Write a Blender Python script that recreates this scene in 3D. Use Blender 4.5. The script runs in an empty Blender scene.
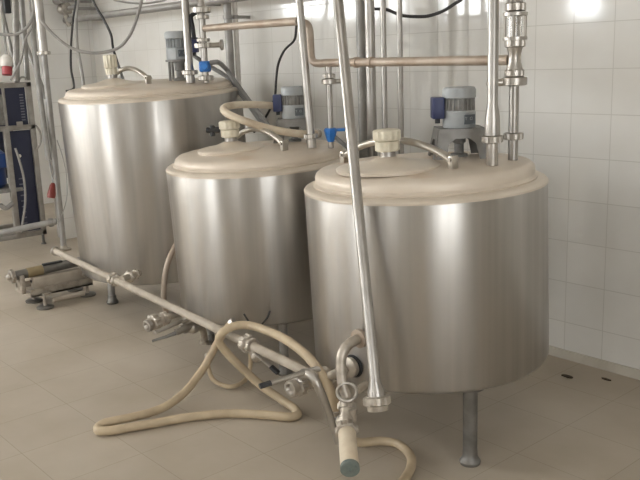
import bpy, bmesh, math, random
from mathutils import Vector, Matrix
random.seed(7)
S = bpy.context.scene
COL = S.collection
V = Vector

# ------------------------------------------------------------------ camera
# world: X runs along the tiled back wall (to the right), Y towards that wall, Z up, camera above the origin
F = 828.97; PIT = 0.215017; ROL = -0.035174; YAW = 0.710732; EYE = 1.4688
YB = 3.385                                   # tiled back wall
def _cam():
    cp, sp = math.cos(PIT), math.sin(PIT)
    fw = V((0, cp, -sp)); up = V((0, sp, cp)); rt = V((1, 0, 0))
    c, s = math.cos(ROL), math.sin(ROL)
    rt2 = rt * c + up * s; up2 = up * c - rt * s
    D = V((math.sin(YAW), -math.cos(YAW), 0)); N = V((math.cos(YAW), math.sin(YAW), 0))
    t = lambda v: V((v.dot(D), v.dot(N), v.z))
    return t(fw), t(up2), t(rt2)
FW, UP, RT = _cam()
EYEP = V((0, 0, EYE))
def ray(x, y): return FW + RT * ((x - 320) / F) - UP * ((y - 240) / F)
def atY(x, y, Y): r = ray(x, y); return EYEP + r * (Y / r.y)
def atX(x, y, X): r = ray(x, y); return EYEP + r * (X / r.x)
def atZ(x, y, Z): r = ray(x, y); return EYEP + r * ((Z - EYE) / r.z)
def atD(x, y, d): return EYEP + ray(x, y) * d
def pix(P):
    q = V(P) - EYEP; z = q.dot(FW)
    return 320 + F * q.dot(RT) / z, 240 - F * q.dot(UP) / z
def depth(P): return (V(P) - EYEP).dot(FW)
def zof(X, Y, py):                           # height on a vertical line that shows at image row py
    a, b = -1.0, 4.0
    for _ in range(50):
        m = (a + b) / 2
        if pix((X, Y, m))[1] > py: a = m
        else: b = m
    return (a + b) / 2
cd = bpy.data.cameras.new('camera'); cam = bpy.data.objects.new('camera', cd); COL.objects.link(cam)
cd.sensor_width = 36; cd.sensor_fit = 'HORIZONTAL'; cd.lens = F * 36 / 640; cd.clip_start = .05
cam.matrix_world = Matrix(((RT.x, UP.x, -FW.x, 0), (RT.y, UP.y, -FW.y, 0), (RT.z, UP.z, -FW.z, EYE), (0, 0, 0, 1)))
S.camera = cam

# ------------------------------------------------------------------ materials
def new_mat(name):
    m = bpy.data.materials.new(name); m.use_nodes = True
    nt = m.node_tree; b = nt.nodes['Principled BSDF']
    return m, nt, b
def lnk(nt, a, b): nt.links.new(a, b)
def nd(nt, t, **k):
    n = nt.nodes.new(t)
    for a, v in k.items(): setattr(n, a, v)
    return n
def mixc(nt, fac, a, b):
    n = nd(nt, 'ShaderNodeMix', data_type='RGBA')
    for s, v in ((n.inputs[0], fac), (n.inputs[6], a), (n.inputs[7], b)):
        if hasattr(v, 'is_linked'): lnk(nt, v, s)
        elif isinstance(v, (int, float)): s.default_value = v
        else: s.default_value = (*v, 1)
    return n.outputs[2]
def ramp(nt, src, p0, p1, c0=0., c1=1.):
    n = nd(nt, 'ShaderNodeMapRange'); lnk(nt, src, n.inputs[0])
    for i, v in zip((1, 2, 3, 4), (p0, p1, c0, c1)): n.inputs[i].default_value = v
    return n.outputs[0]
def noise(nt, scale, detail=4, vec=None, stretch=None):
    tc = nd(nt, 'ShaderNodeTexCoord'); src = tc.outputs['Object']
    if stretch:
        mp = nd(nt, 'ShaderNodeMapping'); mp.inputs['Scale'].default_value = stretch
        lnk(nt, src, mp.inputs[0]); src = mp.outputs[0]
    n = nd(nt, 'ShaderNodeTexNoise'); n.inputs['Scale'].default_value = scale; n.inputs['Detail'].default_value = detail
    lnk(nt, src, n.inputs['Vector']); return n.outputs['Fac']
def bump(nt, b, h, strength, dist=.002):
    n = nd(nt, 'ShaderNodeBump'); n.inputs['Strength'].default_value = strength; n.inputs['Distance'].default_value = dist
    lnk(nt, h, n.inputs['Height']); lnk(nt, n.outputs[0], b.inputs['Normal'])
def simple(name, c, rough=.5, metal=0., c2=None, nscale=14, lo=.38, hi=.68, bmp=0., spec=.5):
    m, nt, b = new_mat(name)
    b.inputs['Roughness'].default_value = rough; b.inputs['Metallic'].default_value = metal
    b.inputs['Specular IOR Level'].default_value = spec
    if c2 is None: c2 = tuple(x * .82 for x in c)
    n = noise(nt, nscale)
    lnk(nt, mixc(nt, ramp(nt, n, lo, hi), c, c2), b.inputs['Base Color'])
    if bmp: bump(nt, b, noise(nt, nscale * 5), bmp)
    return m
def steel_body(name, c, rough=.36):
    m, nt, b = new_mat(name)
    b.inputs['Metallic'].default_value = 1
    st = noise(nt, 1, 3, stretch=(26, 26, .35)); bl = noise(nt, 2.2, 4)
    b.inputs['Anisotropic'].default_value = .72; b.inputs['Anisotropic Rotation'].default_value = .25
    tg = nd(nt, 'ShaderNodeTangent', direction_type='RADIAL', axis='Z'); lnk(nt, tg.outputs[0], b.inputs['Tangent'])
    lnk(nt, mixc(nt, ramp(nt, st, .3, .7), c, tuple(x * .86 for x in c)), b.inputs['Base Color'])
    ad = nd(nt, 'ShaderNodeMath', operation='ADD'); lnk(nt, ramp(nt, st, .3, .7, rough - .06, rough + .06), ad.inputs[0])
    lnk(nt, ramp(nt, bl, .3, .7, -.03, .06), ad.inputs[1]); lnk(nt, ad.outputs[0], b.inputs['Roughness'])
    bump(nt, b, st, .12, .004)
    return m
M = {}
M['tank'] = steel_body('brushed_steel', (.50, .478, .448), .36)
M['lid'] = simple('dusty_steel_lid', (.69, .605, .505), .42, .15, (.60, .515, .42), 5, .35, .7)
def add_stain(m, c, scale, lo, hi, amt):
    nt = m.node_tree; b = nt.nodes['Principled BSDF']; src = b.inputs['Base Color'].links[0].from_socket
    lnk(nt, mixc(nt, ramp(nt, noise(nt, scale, 5), lo, hi, 0, amt), src, c), b.inputs['Base Color'])
add_stain(M['lid'], (.56, .37, .22), 4.5, .56, .70, .55)
M['shoulder'] = simple('dusty_steel_shoulder', (.69, .61, .515), .40, .2, (.58, .505, .41), 6, .35, .7)
M['hatch'] = simple('dusty_steel_hatch', (.71, .63, .53), .32, .15, (.64, .56, .46), 6)
M['bar'] = simple('dull_steel_bar', (.50, .46, .40), .38, .7, (.40, .36, .31), 20)
M['pipe'] = simple('polished_steel_pipe', (.42, .395, .365), .33, .9, (.32, .30, .27), 9, .4, .75)
M['fitting'] = simple('steel_fitting', (.47, .44, .40), .34, .9, (.40, .36, .31), 22, .4, .75)
M['greypipe'] = simple('dull_grey_pipe', (.36, .345, .325), .5, .5, (.27, .255, .235), 9)
M['dustpipe'] = simple('dusty_beige_pipe', (.44, .385, .315), .7, .05, (.34, .29, .23), 12)
M['dustfit'] = simple('dusty_fitting', (.50, .45, .385), .42, .6, (.30, .26, .21), 24, .42, .72)
M['rustpipe'] = simple('tan_stained_pipe', (.47, .395, .325), .5, .3, (.38, .295, .225), 10)
M['hose'] = simple('beige_hose', (.53, .425, .285), .55, 0, (.40, .31, .205), 9)
M['hosepale'] = simple('pale_hose', (.72, .63, .49), .5, 0, (.54, .43, .31), 10)
M['cap'] = simple('cream_plastic', (.74, .69, .56), .45, 0, (.62, .56, .43), 18)
M['motor'] = simple('grey_motor_paint', (.41, .425, .43), .5, .1, (.33, .345, .35), 14)
M['motordark'] = simple('dark_motor_fins', (.28, .275, .265), .6, .1, (.19, .18, .165), 30)
M['fin'] = simple('grey_motor_fins', (.36, .35, .335), .6, .1, (.27, .26, .24), 30)
M['bracket'] = simple('bracket_steel', (.22, .21, .195), .45, .6, (.16, .15, .135), 18)
M['plate'] = simple('name_plate', (.16, .18, .20), .4, .5)
M['platetext'] = simple('plate_print', (.45, .47, .48), .4, .3)
M['navy'] = simple('navy_plastic', (.035, .045, .12), .45)
M['blue'] = simple('blue_plastic', (.035, .21, .62), .4, 0, (.03, .15, .48), 30)
M['bluepump'] = simple('blue_enamel', (.025, .07, .24), .4, 0)
M['black'] = simple('black_rubber', (.022, .022, .024), .5)
M['cable'] = simple('black_cable', (.035, .033, .033), .5)
M['greycable'] = simple('grey_cable', (.33, .315, .295), .55)
M['conduit'] = simple('grey_conduit', (.27, .265, .255), .45, .2)
M['panel'] = simple('navy_panel', (.022, .026, .058), .5, .1, (.03, .034, .065), 5)
M['slot'] = simple('louver_slot', (.16, .17, .21), .5)
M['frame'] = simple('grey_frame_paint', (.35, .33, .30), .5, .2, (.27, .245, .215), 12)
M['red'] = simple('red_plastic', (.20, .026, .018), .45)
M['pinkred'] = simple('plug_red', (.42, .06, .07), .45)
M['white'] = simple('white_plastic', (.70, .66, .61), .45)
M['endcap'] = simple('grey_green_cap', (.17, .20, .18), .55, 0, (.12, .145, .13), 40)
M['brass'] = simple('brassy_sleeve', (.36, .29, .17), .4, .6)
M['cement'] = simple('wall_base_cement', (.56, .52, .45), .7, 0, (.48, .44, .37), 8)
M['plaster'] = simple('white_plaster', (.78, .76, .72), .8, 0, (.73, .71, .67), 3)
M['winframe'] = simple('window_aluminium', (.28, .27, .26), .5, .5)
M['debris'] = simple('dry_debris', (.06, .04, .022), .8)
def glass_mat():
    m, nt, b = new_mat('sight_glass')
    b.inputs['Base Color'].default_value = (.93, .93, .92, 1); b.inputs['Transmission Weight'].default_value = 1
    b.inputs['Roughness'].default_value = .08; b.inputs['IOR'].default_value = 1.45
    return m
M['glass'] = glass_mat()
def sky_pane(name, c, e):
    m, nt, b = new_mat(name)
    b.inputs['Base Color'].default_value = (.8, .8, .8, 1); b.inputs['Roughness'].default_value = .3
    b.inputs['Emission Color'].default_value = (*c, 1); b.inputs['Emission Strength'].default_value = e
    return m
M['daylight'] = sky_pane('bright_daylight_pane', (.94, .975, 1.0), 24.)
M['daylight2'] = sky_pane('soft_daylight_pane', (.95, .98, 1.0), 3.7)
def tile_mat(name, axis, s0, z0, size, c, c2, grout, rough, mortar=.0022, var=.5, bmp=.16):
    m, nt, b = new_mat(name)
    geo = nd(nt, 'ShaderNodeNewGeometry'); sp = nd(nt, 'ShaderNodeSeparateXYZ'); lnk(nt, geo.outputs['Position'], sp.inputs[0])
    cb = nd(nt, 'ShaderNodeCombineXYZ')
    outs = {'x': sp.outputs[0], 'y': sp.outputs[1], 'z': sp.outputs[2]}
    for i, (k, o) in enumerate(zip(axis, (s0, z0))):
        ma = nd(nt, 'ShaderNodeMath', operation='SUBTRACT'); lnk(nt, outs[k], ma.inputs[0]); ma.inputs[1].default_value = o - 200 * size
        lnk(nt, ma.outputs[0], cb.inputs[i])
    br = nd(nt, 'ShaderNodeTexBrick', offset=0., squash=1.)
    br.inputs['Scale'].default_value = 1; br.inputs['Brick Width'].default_value = size; br.inputs['Row Height'].default_value = size
    br.inputs['Mortar Size'].default_value = mortar; br.inputs['Mortar Smooth'].default_value = .3; br.inputs['Bias'].default_value = 0
    br.inputs['Color1'].default_value = (*c, 1); br.inputs['Color2'].default_value = (*c2, 1); br.inputs['Mortar'].default_value = (*grout, 1)
    lnk(nt, cb.outputs[0], br.inputs['Vector'])
    n = nd(nt, 'ShaderNodeTexNoise'); n.inputs['Scale'].default_value = 2.3; n.inputs['Detail'].default_value = 6; lnk(nt, geo.outputs['Position'], n.inputs['Vector'])
    mu = nd(nt, 'ShaderNodeMix', data_type='RGBA', blend_type='MULTIPLY'); mu.inputs[0].default_value = var
    lnk(nt, br.outputs['Color'], mu.inputs[6])
    rp = nd(nt, 'ShaderNodeMix', data_type='RGBA'); lnk(nt, ramp(nt, n.outputs[0], .3, .7), rp.inputs[0])
    rp.inputs[6].default_value = (.80, .77, .72, 1); rp.inputs[7].default_value = (1, 1, 1, 1)
    lnk(nt, rp.outputs[2], mu.inputs[7]); lnk(nt, mu.outputs[2], b.inputs['Base Color'])
    lnk(nt, ramp(nt, br.outputs['Fac'], 0, 1, rough, .8), b.inputs['Roughness'])
    inv = nd(nt, 'ShaderNodeMath', operation='SUBTRACT'); inv.inputs[0].default_value = 1; lnk(nt, br.outputs['Fac'], inv.inputs[1])
    n2 = nd(nt, 'ShaderNodeTexNoise'); n2.inputs['Scale'].default_value = 3.5; n2.inputs['Detail'].default_value = 1; lnk(nt, geo.outputs['Position'], n2.inputs['Vector'])
    ad = nd(nt, 'ShaderNodeMath', operation='MULTIPLY_ADD'); lnk(nt, n2.outputs[0], ad.inputs[0]); ad.inputs[1].default_value = .9; lnk(nt, inv.outputs[0], ad.inputs[2])
    bump(nt, b, ad.outputs[0], bmp, .003)
    return m
Z0 = EYE - 1.2845
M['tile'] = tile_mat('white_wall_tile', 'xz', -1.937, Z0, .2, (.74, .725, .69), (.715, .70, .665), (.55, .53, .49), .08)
M['tile_lit'] = tile_mat('white_wall_tile_lit', 'yz', 2.95, Z0, .2, (.84, .835, .81), (.82, .815, .79), (.62, .60, .57), .16)  # paler copy of the wall tile, stronger light put into its colour
M['floor'] = tile_mat('dusty_floor_tile', 'xy', -2.38, 1.39, .338, (.485, .425, .345), (.47, .41, .333), (.385, .333, .265), .55, .0016, .9, .1)

# ------------------------------------------------------------------ mesh builder
def frame_of(axis):
    a = V(axis).normalized()
    t = V((0, 0, 1)) if abs(a.z) < .95 else V((1, 0, 0))
    u = t.cross(a).normalized(); w = a.cross(u)
    return a, u, w
class MB:
    def __init__(self): self.b = bmesh.new()
    def rings(self, rings, closed_path=False, cap=True):
        vs = [[self.b.verts.new(p) for p in r] for r in rings]
        n = len(vs[0]); k = len(vs)
        for i in range(k if closed_path else k - 1):
            A, B = vs[i], vs[(i + 1) % k]
            for j in range(n):
                try: self.b.faces.new((A[j], A[(j + 1) % n], B[(j + 1) % n], B[j]))
                except ValueError: pass
        if cap and not closed_path:
            try: self.b.faces.new(list(reversed(vs[0])))
            except ValueError: pass
            try: self.b.faces.new(vs[-1])
            except ValueError: pass
        return self
    def lathe(self, p, axis, prof, seg=24, lugs=0, lugd=0., cap=True):
        """prof: (t, r) pairs along axis from p"""
        a, u, w = frame_of(axis); p = V(p); R = []
        for t, r in prof:
            ring = []
            for j in range(seg):
                g = 2 * math.pi * j / seg
                rr = r
                if lugs and ((j * lugs * 2) // seg) % 2: rr = r - lugd
                ring.append(p + a * t + (u * math.cos(g) + w * math.sin(g)) * max(rr, .0004))
            R.append(ring)
        return self.rings(R, cap=cap)
    def cyl(self, p0, p1, r, r1=None, seg=16, bev=0.):
        p0, p1 = V(p0), V(p1); L = (p1 - p0).length; r1 = r if r1 is None else r1
        pr = [(0, r), (L, r1)] if not bev else [(0, r - bev), (bev, r), (L - bev, r1), (L, r1 - bev)]
        return self.lathe(p0, p1 - p0, pr, seg)
    def tube(self, pts, r, seg=10, flat=1., closed=False, up=None):
        pts = [V(p) for p in pts]; n = len(pts); R = []
        rad = r if isinstance(r, (list, tuple)) else [r] * n
        prev = None
        for i in range(n):
            if closed: t = pts[(i + 1) % n] - pts[i - 1]
            else: t = pts[min(i + 1, n - 1)] - pts[max(i - 1, 0)]
            t.normalize()
            if prev is None:
                ref = V(up) if up else (V((0, 0, 1)) if abs(t.z) < .9 else V((1, 0, 0)))
                u = (ref - t * ref.dot(t)).normalized()
            else: u = (prev - t * prev.dot(t)).normalized()
            prev = u; w = t.cross(u)
            R.append([pts[i] + (u * math.cos(2 * math.pi * j / seg) * flat + w * math.sin(2 * math.pi * j / seg)) * rad[i] for j in range(seg)])
        return self.rings(R, closed_path=closed)
    def box(self, c, s, rot=None, bev=0.):
        t = bmesh.new(); bmesh.ops.create_cube(t, size=1)
        bmesh.ops.scale(t, vec=V(s), verts=t.verts)
        if bev: bmesh.ops.bevel(t, geom=list(t.edges), offset=bev, segments=2, affect='EDGES', profile=.5)
        mt = Matrix.Translation(V(c)) @ (rot.to_4x4() if rot else Matrix.Identity(4))
        t.transform(mt); me = bpy.data.meshes.new('tmp'); t.to_mesh(me); t.free(); self.b.from_mesh(me); bpy.data.meshes.remove(me)
        return self
    def extrude(self, poly, d):
        """closed polygon (3D points) thickened by vector d"""
        d = V(d); return self.rings([[V(p) for p in poly], [V(p) + d for p in poly]])
    def sphere(self, c, r, s=(1, 1, 1), seg=16):
        t = bmesh.new(); bmesh.ops.create_uvsphere(t, u_segments=seg, v_segments=seg // 2, radius=r)
        bmesh.ops.scale(t, vec=V(s), verts=t.verts); t.transform(Matrix.Translation(V(c)))
        me = bpy.data.meshes.new('tmp'); t.to_mesh(me); t.free(); self.b.from_mesh(me); bpy.data.meshes.remove(me)
        return self
    def build(self, name, mat, parent=None, origin=None, sharp=38):
        b = self.b
        bmesh.ops.recalc_face_normals(b, faces=b.faces)
        world0 = V((0, 0, 0))
        if parent is not None:
            q = parent
            while q is not None: world0 += q.location; q = q.parent
        if origin is None: o_loc = V((0, 0, 0)); shift = world0
        else: o_loc = V(origin) - world0; shift = V(origin)
        if parent is None and origin is None:
            zs = [v.co.z for v in b.verts]; xs = [v.co.x for v in b.verts]; ys = [v.co.y for v in b.verts]
            o_loc = shift = V(((min(xs) + max(xs)) / 2, (min(ys) + max(ys)) / 2, min(zs)))
        for v in b.verts: v.co -= shift
        for f in b.faces: f.smooth = True
        ca = math.radians(sharp)
        for e in b.edges:
            e.smooth = not (len(e.link_faces) == 2 and e.calc_face_angle(0) > ca)
        me = bpy.data.meshes.new(name); b.to_mesh(me); b.free(); me.materials.append(mat)
        o = bpy.data.objects.new(name, me); COL.objects.link(o); o.location = o_loc
        if parent is not None: o.parent = parent
        return o
def spline(pts, n=8, closed=False):
    P = [V(p) for p in pts]; out = []; k = len(P)
    def tan(i):
        a, b, c = P[max(i - 1, 0)], P[i], P[min(i + 1, k - 1)]
        l = [x for x in ((b - a).length, (c - b).length) if x > 1e-6]
        return (c - a).normalized() * min(l)
    for i in range(k - 1):
        m0, m1 = tan(i), tan(i + 1)
        for j in range(n):
            t = j / n; t2 = t * t; t3 = t2 * t
            out.append(P[i] * (2 * t3 - 3 * t2 + 1) + m0 * (t3 - 2 * t2 + t) + P[i + 1] * (3 * t2 - 2 * t3) + m1 * (t3 - t2))
    out.append(P[-1])
    return out
def tag(o, label, cat, group=None):
    o['label'] = label; o['category'] = cat
    if group: o['group'] = group
    return o
def thing(name, label, cat, loc, group=None):
    o = bpy.data.objects.new(name, None); COL.objects.link(o); o.location = V(loc); o.empty_display_size = .05
    return tag(o, label, cat, group)
def struct(o): o['kind'] = 'structure'; return o

# ------------------------------------------------------------------ room shell
XF, XR, YF, YK, ZC = -8.9, 2.6, -3.2, 4.7, 3.0
struct(MB().box(((XF + XR) / 2, (YF + YK) / 2, -.05), (XR - XF + .4, YK - YF + .4, .1)).build('floor', M['floor']))
struct(MB().box(((XF + XR) / 2, (YF + YK) / 2, ZC + .05), (XR - XF + .4, YK - YF + .4, .1)).build('ceiling', M['plaster']))
struct(MB().box(((-6.85 + XR) / 2, YB + .1, ZC / 2), (XR + 6.85, .2, ZC)).build('wall_back', M['tile']))
struct(MB().box((-6.925, (2.95 + YK) / 2, ZC / 2), (.15, YK - 2.95, ZC)).build('wall_left', M['tile_lit']))
struct(MB().box(((XF - 7.0) / 2, YK + .1, ZC / 2), (XF * -1 - 7.0 + .2, .2, ZC)).build('wall_far_back', M['plaster']))
struct(MB().box(((-6.85 + XR) / 2, YB - .006, .0225), (XR + 6.85, .012, .045)).build('trim_1', M['cement']))

def wall_with_holes(name, mat, axis, pos, thick, lo, hi, holes):
    """wall as slabs around rectangular openings; holes: (a0,a1,z0,z1) sorted along the wall"""
    mb = MB()
    def slab(a0, a1, z0, z1):
        if a1 - a0 < 1e-4 or z1 - z0 < 1e-4: return
        c = ((a0 + a1) / 2, (z0 + z1) / 2); s = (a1 - a0, z1 - z0)
        if axis == 'x': mb.box((c[0], pos, c[1]), (s[0], thick, s[1]))
        else: mb.box((pos, c[0], c[1]), (thick, s[0], s[1]))
    a = lo
    for h in holes:
        slab(a, h[0], 0, ZC); slab(h[0], h[1], 0, h[2]); slab(h[0], h[1], h[3], ZC); a = h[1]
    slab(a, hi, 0, ZC)
    return struct(mb.build(name, mat))
def window(n, axis, pos, a0, a1, z0, z1, bars, mat, out, door=False):
    """frame with glazing bars and one daylight-bright pane behind it"""
    f = MB(); w = .045
    def bar(x0, x1, y0, y1):
        c = ((x0 + x1) / 2, (y0 + y1) / 2); s = (x1 - x0, y1 - y0)
        f.box((c[0], pos, c[1]) if axis == 'x' else (pos, c[0], c[1]), (s[0], .07, s[1]) if axis == 'x' else (.07, s[0], s[1]))
    bar(a0, a0 + w, z0, z1); bar(a1 - w, a1, z0, z1); bar(a0 + w, a1 - w, z1 - w, z1); bar(a0 + w, a1 - w, z0, z0 + w)
    for i in range(1, bars):
        x = a0 + (a1 - a0) * i / bars; bar(x - w * .5, x + w * .5, z0 + w, z1 - w)
    o = struct(f.build(('door_%d' if door else 'window_%d') % n, M['winframe']))
    p = MB(); c = ((a0 + a1) / 2, (z0 + z1) / 2)
    q = pos + out * .05
    p.box((c[0], q, c[1]) if axis == 'x' else (q, c[0], c[1]), (a1 - a0, .012, z1 - z0) if axis == 'x' else (.012, a1 - a0, z1 - z0))
    p.build('pane', mat, o)
W_FRONT = [(-9.0 + .35, -7.55, 1.98, 2.75, 4, 'daylight'), (-6.45, -5.95, 1.84, 2.75, 2, 'daylight'), (-4.75, -3.55, .0, 2.3, 2, 'daylight2'), (-1.6, -.2, 1.7, 2.6, 3, 'daylight2')]  # last window is unseen, added to brighten the right
wall_with_holes('wall_front', M['plaster'], 'x', YF - .1, .2, XF, XR, [w[:4] for w in W_FRONT])
for i, w in enumerate(W_FRONT): window(i + 1 if i != 2 else 1, 'x', YF - .1, *w[:4], w[4], M[w[5]], -1, door=(i == 2))
W_RIGHT = [(-1.9, .9, .9, 2.3, 3, 'daylight2')]
wall_with_holes('wall_right', M['plaster'], 'y', XR + .1, .2, YF, YB + .2, [w[:4] for w in W_RIGHT])
window(5, 'y', XR + .1, *W_RIGHT[0][:4], 3, M['daylight2'], 1)

wall_with_holes('wall_far_left', M['plaster'], 'y', XF - .1, .2, YF, YK, [(-2.9, -.4, 2.0, 2.8)])
M['daylight_fill'] = sky_pane('added_side_daylight', (.94, .975, 1.0), 14.)
window(6, 'y', XF - .1, -2.9, -.4, 2.0, 2.8, 3, M['daylight_fill'], -1)  # unseen window, added to bring in light from the left
# ------------------------------------------------------------------ tanks
class Tank: pass
TK = {}
def axes(tx, ty):
    a = V((tx, ty, 1)).normalized(); e1 = (V((1, 0, 0)) - a * a.x).normalized(); return a, e1, a.cross(e1)
def make_tank(k, X, Y, zb, h, R, tx, ty, top, hc, hr, br, bl, legs, label, tall=0., capz=0.):
    T = Tank(); TK[k] = T
    a, e1, e2 = axes(tx, ty); T.X, T.Y, T.R = X, Y, R; b = V((X, Y, zb)); T.top = top
    rl = R - .042
    def dome(r): return top + .022 * (1 - min(1, r / (rl - .03)) ** 2)
    T.dome = dome
    def P(lx, ly, lz): return b + e1 * lx + e2 * ly + a * lz
    T.P = P; T.h = h; T.a = a
    def lidz(x, y):
        dx, dy = x - X - tx * h, y - Y - ty * h
        return zb + h + dome(math.hypot(dx, dy)) - (tx * dx + ty * dy)
    T.lidz = lidz
    root = thing('steel_tank', label, 'tank', (X, Y, 0)); T.root = root
    def lat(prof, mat, name, par, c=(0, 0), seg=96, cap=True, **kw):
        mb = MB(); mb.lathe(P(c[0], c[1], 0), a, prof, seg, cap=cap, **kw)
        return mb.build(name, mat, par, origin=P(c[0], c[1], 0))
    # straight brushed wall with a turned-in bottom
    lat([(.012, R * .3), (0, R - .03), (.006, R - .010), (.020, R), (h - .004, R), (h, R - .001)], M['tank'], 'body', root)
    # flat ledge around the lid
    lat([(h - .006, R + .0015), (h + .002, R + .002), (h + .009, R - .003), (h + .014, R - .012), (h + .017, rl - .004), (h + .008, rl - .03)], M['shoulder'], 'shoulder', root)
    H = h
    prof = [(H + .012, rl + .006), (H + .021, rl + .008), (H + .026, rl + .001), (H + .030, rl - .003), (H + top - .024, rl - .002), (H + top - .012, rl - .007), (H + top - .003, rl - .018)]
    for i in range(0, 9):
        r = (rl - .03) * (1 - i / 8); prof.append((H + dome(r), max(r, .001)))
    lat(prof, M['lid'], 'lid', root)
    # shallow conical hatch with a lipped rim
    rr = math.hypot(*hc); z0 = H + dome(rr) - .004
    hp = [(z0 - .006, hr), (z0 + .006, hr + .002), (z0 + .010, hr - .004), (z0 + .013, hr - .014)]
    for i in range(1, 7):
        t = i / 6; hp.append((z0 + .013 + .030 * t - .006 * math.sin(math.pi * t), (hr - .014) * (1 - t) + .028 * t))
    hp.append((z0 + .044, .002))
    T.apex = z0 + .043
    lat(hp, M['hatch'], 'hatch', root, hc, 64)
    # white screw union in the middle of the hatch
    za = T.apex
    cap = lat([(za - .004, .030), (za + .022 + tall, .030)], M['pipe'], 'vent_neck', root, hc, 24)
    z1 = za + .018 + tall
    s = .95 if k != 1 else .72
    lat([(z1, .040 * s), (z1 + .004, .047 * s), (z1 + .036, .048 * s), (z1 + .040, .042 * s)], M['cap'], 'vent_collar', cap, hc, 48, lugs=8, lugd=.003)
    lat([(z1 + .040, .040 * s), (z1 + .041, .051 * s), (z1 + .045, .054 * s), (z1 + .074 + capz, .054 * s), (z1 + .079 + capz, .048 * s), (z1 + .081 + capz, .02)], M['cap'], 'vent_cap', cap, hc, 48, lugs=12, lugd=.004)
    # arched clamp bar over the hatch
    A = V((bl[0], bl[1])); B = V((br[0], br[1])); pts = []
    for i in range(15):
        t = i / 14; q = A.lerp(B, t); rq = math.hypot(q.x, q.y)
        z = H + dome(min(rq, rl - .03)) + .022 + .062 * (math.sin(math.pi * min(1, max(0, t))) ** .7)
        pts.append(P(q.x, q.y, z))
    bar = MB().tube(pts, .0165, 12, flat=.8, up=a).build('clamp_bar', M['bar'], root)
    for (q, zz) in ((B, 1), (A, 1)):
        p0 = P(q.x, q.y, H + dome(math.hypot(q.x, q.y)) - .004)
        d = (B - A).normalized(); rot = Matrix.Rotation(math.atan2(d.y, d.x), 3, 'Z')
        br_ = MB().box(p0 + a * .024, (.022, .034, .052), rot, .003)
        for sgn in (-1, 1): br_.cyl(p0 + a * .036 + rot @ V((0, sgn * .017, 0)), p0 + a * .036 + rot @ V((0, sgn * .024, 0)), .007, seg=10)
        br_.build('bar_bracket', M['bar'], bar)
    for (lx, ly) in legs:
        top_p = V((X + lx, Y + ly, zb + .03)); ft = V((X + lx, Y + ly, 0))
        lg = MB().cyl(ft + V((0, 0, .02)), top_p, .0265 if k == 3 else .022, seg=24).build('leg', M['greypipe'] if k != 3 else M['bracket'], root)
        MB().lathe(ft, (0, 0, 1), [(0, .036), (.012, .039), (.02, .034), (.03, .028), (.052, .027)], 24).build('foot', M['bracket'], lg)
        MB().lathe(top_p + V((0, 0, -.045)), (0, 0, 1), [(0, .027), (.004, .05), (.02, .055)], 24).build('leg_collar', M['bracket'], lg)
    return T
def polar(r, deg): return (r * math.cos(math.radians(deg)), r * math.sin(math.radians(deg)))
make_tank(1, -4.482, 2.603, .26, 1.04, .54, .010, -.046, .056, (-.055, -.215), .18, (.19, -.12), (-.20, -.145),
          [polar(.38, -126.6), polar(.38, -6.6), polar(.38, 113)],
          'tallest and farthest steel tank, at the left by the pump skid', tall=.0, capz=.035)
make_tank(2, -3.286, 2.486, .275, .706, .46, -.009, -.038, .060, (-.056, -.123), .165, (.239, -.028), (-.18, -.02),
          [polar(.37, -30), polar(.37, 90), polar(.37, 210)],
          'middle steel tank with the beige hose loop on its lid')
make_tank(3, -2.112, 2.38, .307, .683, .46, -.021, -.020, .073, (.010, -.20), .19, (.245, -.115), (-.31, -.12),
          [polar(.37, -25.7), polar(.37, 122), polar(.37, 218)],
          'nearest steel tank on the right, standing clear beside the bare tiled wall')
def on_lid(k, px, py):
    """point of the lid seen at this pixel; slides down the image column if the pixel is past the lid's far rim"""
    T = TK[k]; m = T.R - .075
    for step in range(80):
        r = ray(px, py); c = (T.X * r.x + T.Y * r.y) / (r.x ** 2 + r.y ** 2)
        lo, hi = c - .8, c + .8
        for _ in range(50):
            t = (lo + hi) / 2; p = EYEP + r * t
            if p.z > T.lidz(p.x, p.y): lo = t
            else: hi = t
        if math.hypot(p.x - T.X, p.y - T.Y) <= m: break
        py += .2
    return p

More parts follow.
